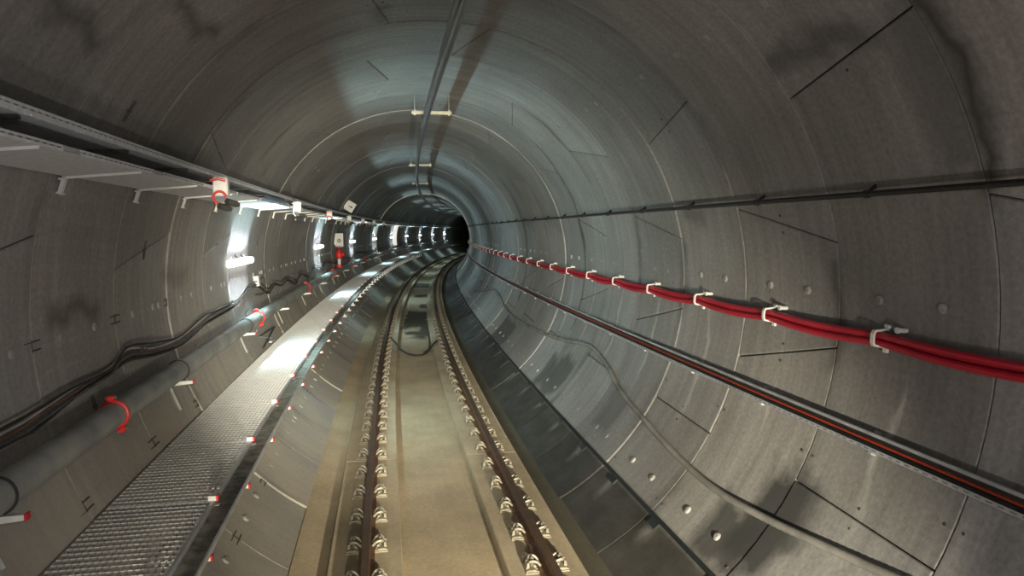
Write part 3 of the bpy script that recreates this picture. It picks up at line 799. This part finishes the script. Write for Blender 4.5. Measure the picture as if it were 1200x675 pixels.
# ------------------------------------------------------------------ wall lamps
def make_lamp():
    t = empty('wall_lamp', 0, 0, 0)
    mb = MB(); mb.box((0.035, 0, 0), (0.03, 1.46, 0.09), ch=0.008)
    for y in (-0.45, 0.45): mb.box((0.012, y, 0.02), (0.026, 0.05, 0.14), ch=0.003)
    hs_ = mb.build('housing', M['white'], t)
    mb = MB()
    mb.prism([(0.030, -0.053), (0.095, -0.046), (0.115, -0.020), (0.115, 0.020), (0.095, 0.046), (0.030, 0.053)], -0.742, 0.742)
    mb.build('diffuser', M['lamp'], t, 40)
    for y in (-0.748, 0.748):
        mb = MB(); mb.box((0.020, y, 0), (0.034, 0.020, 0.100), ch=0.006); mb.build('end_cap', M['white'], t)
    for y in (-0.2, 0.2):
        mb = MB(); mb.tube([(0.05, y, 0.05), (0.05, y, 0.075), (0.02, y + 0.04, 0.085), (0.004, y + 0.05, 0.12)], 0.010, 6); mb.build('cable_gland', M['rubber'], hs_)
    return t
LAMP_S = [11.45 + 10.3 * i for i in range(0, 9)]
ORD = ['first', 'second', 'third', 'fourth', 'fifth', 'sixth', 'seventh', 'eighth', 'ninth']
proto = None
lamp_face = bpy.data.lights.new('lamp_face', 'AREA'); lamp_face.shape = 'RECTANGLE'; lamp_face.size = 0.06; lamp_face.size_y = 1.4
lamp_face.energy = 44.0; lamp_face.spread = math.radians(128); lamp_face.color = (0.62, 0.94, 1.0)
lamp_wash = bpy.data.lights.new('lamp_wash', 'AREA'); lamp_wash.shape = 'RECTANGLE'; lamp_wash.size = 1.42; lamp_wash.size_y = 0.05
lamp_wash.energy = 5.0; lamp_wash.color = (0.80, 0.90, 1.0); lamp_wash.spread = math.radians(24)
LAMP_TH = 176.9
for i, s in enumerate(LAMP_S):
    u, z = lin(LAMP_TH, 0.0)
    if True:
        if proto is None: proto = o = make_lamp()
        else: o = copy_tree(proto)
        place(o, s, u, z)
        tag(o, 'white batten lamp lit on the wall above the fire main, %s one along the tunnel' % ORD[i], 'lamp', 'batten lamps on the wall')
    rz = -s * KAP
    for dat, du, dz, eul in ((lamp_face, 0.125, 0.03, 40), (lamp_face, 0.125, -0.03, -40), (lamp_wash, 0.05, 0.062, 'up'), (lamp_wash, 0.05, -0.062, 'down')):
        l = bpy.data.objects.new(dat.name, dat); COL.objects.link(l)
        l.location = W(s, u + du, z + dz)
        if not isinstance(eul, str):      # the two slanting faces of the diffuser
            a = math.radians(eul); d = Matrix.Rotation(rz, 3, 'Z') @ Vector((math.cos(a), 0, math.sin(a)))
            zax = -d; yax = Matrix.Rotation(rz, 3, 'Z') @ Vector((0, 1, 0)); xax = yax.cross(zax)
        else:
            sgn = 1 if eul == 'up' else -1
            zax = (Matrix.Rotation(rz, 3, 'Z') @ Vector((0.06, 0, -sgn))).normalized(); xax = Matrix.Rotation(rz, 3, 'Z') @ Vector((0, 1, 0)); yax = zax.cross(xax)
        l.rotation_euler = Matrix((xax, yax, zax)).transposed().to_euler()

# ------------------------------------------------------------------ signs and the pale panel further along the wall
def sign_board(s, th, w_, h_, tilt, lab, glyph):
    u, z = lin(th, 0.03)
    t = empty('wall_sign', s, u, z, tilt)
    mb = MB(); mb.box((w_ / 2, 0, 0), (w_, 0.012, h_), ch=0.003); mb.build('board', M['sign'], t)
    mb = MB()
    if glyph == 'ring':
        mb.tube([(w_ / 2 + 0.055 * math.cos(a), -0.008, -0.02 + 0.055 * math.sin(a)) for a in [2 * PI * k / 18 for k in range(18)]], 0.012, 6, closed=True)
        mb.box((w_ / 2, -0.0075, -0.02), (0.03, 0.004, 0.05))
    else:
        mb.box((w_ / 2 - 0.01, -0.0075, 0.0), (0.10, 0.004, 0.028)); mb.prism([(w_ / 2 + 0.03, -0.045), (w_ / 2 + 0.03, 0.045), (w_ / 2 + 0.10, 0.0)], -0.0095, -0.0055)
    mb.build('symbol', M['ink'], t)
    mb = MB(); mb.box((-0.005, 0.012, 0), (0.05, 0.014, h_ * 0.7)); mb.build('mounting_angle', M['galv'], t)
    tag(t, lab, 'sign')
sign_board(26.3, 174.0, 0.27, 0.46, 0.0, 'white upright sign with a black ring standing out from the wall below the cable trays', 'ring')
sign_board(26.0, 146.5, 0.30, 0.34, math.radians(32), 'tilted white sign with a black arrow on the lining above the cable trays', 'arrow')
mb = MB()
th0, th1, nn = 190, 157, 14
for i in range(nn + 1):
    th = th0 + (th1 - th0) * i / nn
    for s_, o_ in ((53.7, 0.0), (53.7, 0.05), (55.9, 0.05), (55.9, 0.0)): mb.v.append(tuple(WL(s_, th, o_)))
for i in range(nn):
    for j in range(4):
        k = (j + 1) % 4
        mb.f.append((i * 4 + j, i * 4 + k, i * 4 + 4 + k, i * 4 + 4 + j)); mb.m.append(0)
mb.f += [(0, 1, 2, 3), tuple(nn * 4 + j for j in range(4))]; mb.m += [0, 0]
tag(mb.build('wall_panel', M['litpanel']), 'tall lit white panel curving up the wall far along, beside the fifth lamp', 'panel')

# ------------------------------------------------------------------ right-hand side: feeder cable, red cables, small trough, hose, drain pipe
fc = empty('feeder_cable', 0, *lin(16.4, 0.085))
tag(fc, 'single black feeder cable on stand-off clips, the highest line on the bare wall', 'cable')
u, z = lin(17.1, 0.072)
mb = MB(); mb.sweep([(u + 0.019 * math.cos(2 * PI * k / 12), z + 0.019 * math.sin(2 * PI * k / 12)) for k in range(12)], -3, 90, 0.75)
part_world(mb.build('sheath', M['black']), fc)
for k in range(-1, 44):
    s = S0 + (k + 0.62) * RW
    mb = MB()
    mb.tube([WL(s, 17.75, -0.005), WL(s, 17.45, 0.05)], [0.016, 0.012], 6)
    mb.tube([WL(s - 0.02, 17.1, 0.072), WL(s + 0.02, 17.1, 0.072)], 0.027, 8)
    part_world(mb.build('standoff_clip', M['rubber']), fc)

def sag(k, f): return 0.0
for th, off, lab, dr in ((-3.3, 0.062, 'glossy red power cable, the upper of the bundle on the bare wall', 0.0),
                         (-4.42, 0.058, 'glossy red power cable, the lower of the bundle on the bare wall', 0.25),
                         (-3.72, 0.024, 'glossy red power cable tucked behind the other two on the bare wall', 0.1)):
    r = 0.0245
    pts = []
    nseg = 8
    for k in range(-3, 60):
        for j in range(nseg):
            f = j / nseg
            s = S0 + (k + 0.62 + f) * RW
            drop = math.sin(PI * f)
            pts.append(WL(s, th - drop * (0.40 + dr * 0.8), off + 0.008 * drop * (1 if dr else -0.3)))
    mb = MB(); mb.tube(pts, r, 10)
    tag(mb.build('power_cable', M['red']), lab, 'cable', 'red power cables on the bare wall')
proto = None
for k in range(-1, 50):
    s = S0 + (k + 0.62) * RW
    if proto is None:
        t = empty('cable_clamp', 0, 0, 0)
        # local axes: -x into the tunnel, z up the wall
        mb = MB()
        pr = [(-0.004, -0.070), (-0.110, -0.055), (-0.122, -0.030), (-0.122, 0.030), (-0.110, 0.055), (-0.004, 0.070)]
        inner = [(-0.004, -0.054), (-0.100, -0.043), (-0.109, -0.026), (-0.109, 0.026), (-0.100, 0.043), (-0.004, 0.054)]
        for a in range(5):
            mb.prism([pr[a], pr[a + 1], inner[a + 1], inner[a]], -0.016, 0.016)
        mb.build('strap', M['white'], t, 0)
        for q in (-0.082, 0.082):
            mb = MB(); mb.box((-0.010, 0, q), (0.022, 0.045, 0.030), ch=0.004); mb.build('foot', M['white'], t)
        mb = MB(); mb.cyl((-0.002, -0.175, 0.075), (-0.075, -0.175, 0.075), 0.016, 10); mb.cyl((-0.060, -0.175, 0.075), (-0.078, -0.175, 0.075), 0.021, 8); mb.build('stud', M['white'], t)
        proto = o = t
    else: o = copy_tree(proto)
    u, z = lin(-3.75, 0.0)
    place(o, s, u, z, wall_tilt(-3.75))
    tag(o, 'white clamp holding the red power cables to the bare wall', 'cable clamp', 'white clamps along the red cables')

TH_T = -18.3
ct = empty('wall_trough', 0, *lin(TH_T, 0.03))
tag(ct, 'slim steel cable trough with open front along the bare wall below the red cables', 'cable trough')
def loc_prof(th, pts):
    """(inwards, up-the-wall) offsets from the lining at th -> (u, z)"""
    a = math.radians(th); n_ = (-math.cos(a), -math.sin(a)); t_ = (-math.sin(a), math.cos(a))
    u0, z0 = lin(th)
    return [(u0 + n_[0] * x + t_[0] * y, z0 + n_[1] * x + t_[1] * y) for x, y in pts]
mb = MB()
mb.sweep(loc_prof(TH_T, [(0.020, -0.062), (0.020, 0.060), (0.075, 0.060), (0.078, 0.056), (0.078, 0.038), (0.074, 0.038), (0.073, 0.055), (0.024, 0.055), (0.024, -0.057), (0.075, -0.057), (0.076, -0.034), (0.080, -0.034), (0.081, -0.058), (0.077, -0.062)]), -3, 95, 0.75)
part_world(mb.build('channel', M['galv']), ct)
mb = MB(); mb.sweep(loc_prof(TH_T, [(0.0805, -0.050), (0.0815, -0.050), (0.0815, -0.045), (0.0805, -0.045)]), -3, 40, 1.0, uv=True)
part_world(mb.build('slotted_strip', M['slots'], smooth=0), ct)
for k in range(-1, 46):
    s = S0 + (k + 0.55) * RW
    mb = MB()
    for y in (-0.074, 0.069):
        q = [W(s + ds, *loc_prof(TH_T, [(x, y + dy)])[0]) for ds in (-0.016, 0.016) for x in (0.0, 0.035) for dy in (-0.010, 0.010)]
        mb.add(q, [(0, 1, 3, 2), (4, 6, 7, 5), (0, 4, 5, 1), (2, 3, 7, 6), (0, 2, 6, 4), (1, 5, 7, 3)])
    part_world(mb.build('fixing_clip', M['galv'], smooth=0), ct)
for (x, y, r, mat, lab) in ((0.050, 0.002, 0.0095, 'orange', 'thin orange cable lying in the slim trough on the bare wall'),
                            (0.044, 0.034, 0.018, 'black', 'black cable in the slim trough, above the orange one'),
                            (0.044, -0.030, 0.018, 'black', 'black cable in the slim trough, below the orange one')):
    c = loc_prof(TH_T, [(x, y)])[0]
    mb = MB(); mb.sweep([(c[0] + r * math.cos(2 * PI * k / 10), c[1] + r * math.sin(2 * PI * k / 10)) for k in range(10)], -3, 94, 0.75)
    tag(mb.build('trough_cable', M[mat]), lab, 'cable', 'cables in the slim trough')

# grey corrugated hose wandering over the lining
HP = [(2.4, -29.0), (3.4, -31.6), (4.12, -33.7), (5.05, -36.2), (5.8, -37.4), (6.63, -36.9), (7.7, -35.0), (8.85, -32.3), (9.6, -29.0), (10.4, -26.6), (11.1, -26.2), (12.2, -28.6), (13.77, -30.9), (15.6, -32.4), (17.81, -33.0), (19.6, -31.2), (21.2, -28.2), (22.6, -27.4), (24.0, -29.6), (25.8, -34.5), (27.6, -38.5)]
pts = spline([(a, b_, 0.032) for a, b_ in HP], 24)
mb = MB(); mb.tube([WL(*p) for p in pts], [0.032 if i % 2 else 0.029 for i in range(len(pts))], 9)
tag(mb.build('corrugated_hose', M['hose'], smooth=60), 'grey corrugated hose snaking over the lower bare wall', 'hose')

# drain pipe in the gutter
dp = empty('drain_pipe', 0, *lin(-48.6, 0.03))
tag(dp, 'thin black pipe along the top of the dirty drain', 'pipe')
u, z = lin(-48.6, 0.024)
mb = MB(); mb.sweep([(u + 0.021 * math.cos(2 * PI * k / 10), z + 0.021 * math.sin(2 * PI * k / 10)) for k in range(10)], -3, 90, 0.75)
part_world(mb.build('pipe', M['dhose']), dp)
s = 3.8
while s < 34:
    mb = MB()
    q = [WL(s + ds, -48.6 + dt, o_) for ds in (-0.09, 0.09) for o_ in (0.0, 0.02) for dt in (-1.9, -0.2)]
    mb.add(q, [(0, 1, 3, 2), (4, 6, 7, 5), (0, 4, 5, 1), (2, 3, 7, 6), (0, 2, 6, 4), (1, 5, 7, 3)])
    part_world(mb.build('bracket', M['dhose'], smooth=0), dp)
    s += 1.23

# hose looped across the slab between the rails
HL = [(20.6, -0.70, -0.150), (19.9, -0.60, -0.152), (19.3, -0.50, -0.152), (18.72, -0.40, -0.205), (18.2, -0.24, -0.250), (17.88, -0.10, -0.250), (17.75, 0.03, -0.250), (17.83, 0.16, -0.250), (18.2, 0.30, -0.240), (18.7, 0.44, -0.150), (19.2, 0.54, -0.150), (19.7, 0.64, -0.148)]
mb = MB(); mb.tube([W(*p) for p in spline(HL, 6)], 0.023, 8)
t2 = mb
tag(mb.build('loop_hose', M['rubber']), 'black hose looped across the slab from rail to rail', 'hose')
HB = [(17.9, 0.19, -0.212), (18.5, 0.315, -0.240), (19.2, 0.365, -0.250), (20.2, 0.39, -0.252), (21.2, 0.395, -0.252), (22.3, 0.38, -0.252)]
mb = MB(); mb.tube([W(*p) for p in spline(HB, 6)], 0.020, 8)
tag(mb.build('branch_hose', M['rubber']), 'short black hose branching off the loop along the foot of the plinth', 'hose')

# ------------------------------------------------------------------ the train's own headlamps, just behind and below the camera
for u, flood, beam in ((-0.75, 55, 1100), (0.85, 190, 5800)):
    for e, cone, aim, nm in ((flood, 140, 6, 'train_floodlight'), (beam, 50, 24, 'train_headlamp')):
        ld = bpy.data.lights.new(nm, 'SPOT'); ld.energy = e; ld.color = (1.0, 0.945, 0.92) if cone > 90 else (1.0, 0.90, 0.68)
        ld.spot_size = math.radians(cone); ld.spot_blend = 1.0; ld.shadow_soft_size = 0.05
        l = bpy.data.objects.new(nm, ld); COL.objects.link(l)
        l.location = W(-0.4, u, 1.13)
        d = W(aim, u * 0.2, 0.5 if cone > 90 else 0.35) - l.location
        l.rotation_euler = d.to_track_quat('-Z', 'Y').to_euler()

# unseen lights added above the camera to brighten the grating and track ahead
for e, cone, tgt, nm in ((100, 125, (7, -1.3, 0.9), 'added_top_flood'), (7500, 34, (24, -0.9, 0.2), 'added_top_beam')):
    ld = bpy.data.lights.new(nm, 'SPOT'); ld.energy = e; ld.color = (1.0, 0.95, 0.90) if cone > 90 else (1.0, 0.92, 0.74)
    ld.spot_size = math.radians(cone); ld.spot_blend = 1.0; ld.shadow_soft_size = 0.08
    l = bpy.data.objects.new(nm, ld); COL.objects.link(l); l.location = W(-0.5, -0.35, 3.05)
    l.rotation_euler = (W(*tgt) - l.location).to_track_quat('-Z', 'Y').to_euler()

# ------------------------------------------------------------------ world, camera, view
w = bpy.data.worlds.new('tunnel_dark'); sc.world = w; w.use_nodes = True
w.node_tree.nodes['Background'].inputs[0].default_value = (0.5, 0.6, 0.65, 1)
w.node_tree.nodes['Background'].inputs[1].default_value = 0.0

cam = bpy.data.cameras.new('camera'); co = bpy.data.objects.new('camera', cam); COL.objects.link(co)
cam.sensor_width = 36; cam.lens = 879.077 / 1200 * 36; cam.clip_start = 0.05; cam.clip_end = 400
yaw, pit, rol = -0.186184, -0.077764, -0.010591
fwd = Vector((-math.sin(yaw) * math.cos(pit), math.cos(yaw) * math.cos(pit), math.sin(pit)))
rt = Vector((math.cos(yaw), math.sin(yaw), 0)); up = rt.cross(fwd)
r2 = rt * math.cos(rol) + up * math.sin(rol); u2 = -rt * math.sin(rol) + up * math.cos(rol)
co.location = (-0.60267, 0, 2.69917)
co.rotation_euler = Matrix((r2, u2, -fwd)).transposed().to_euler()
sc.camera = co
sc.view_settings.view_transform = 'Standard'; sc.view_settings.look = 'None'
sc.view_settings.exposure = 0.0; sc.view_settings.gamma = 1.0; sc.view_settings.use_curve_mapping = False
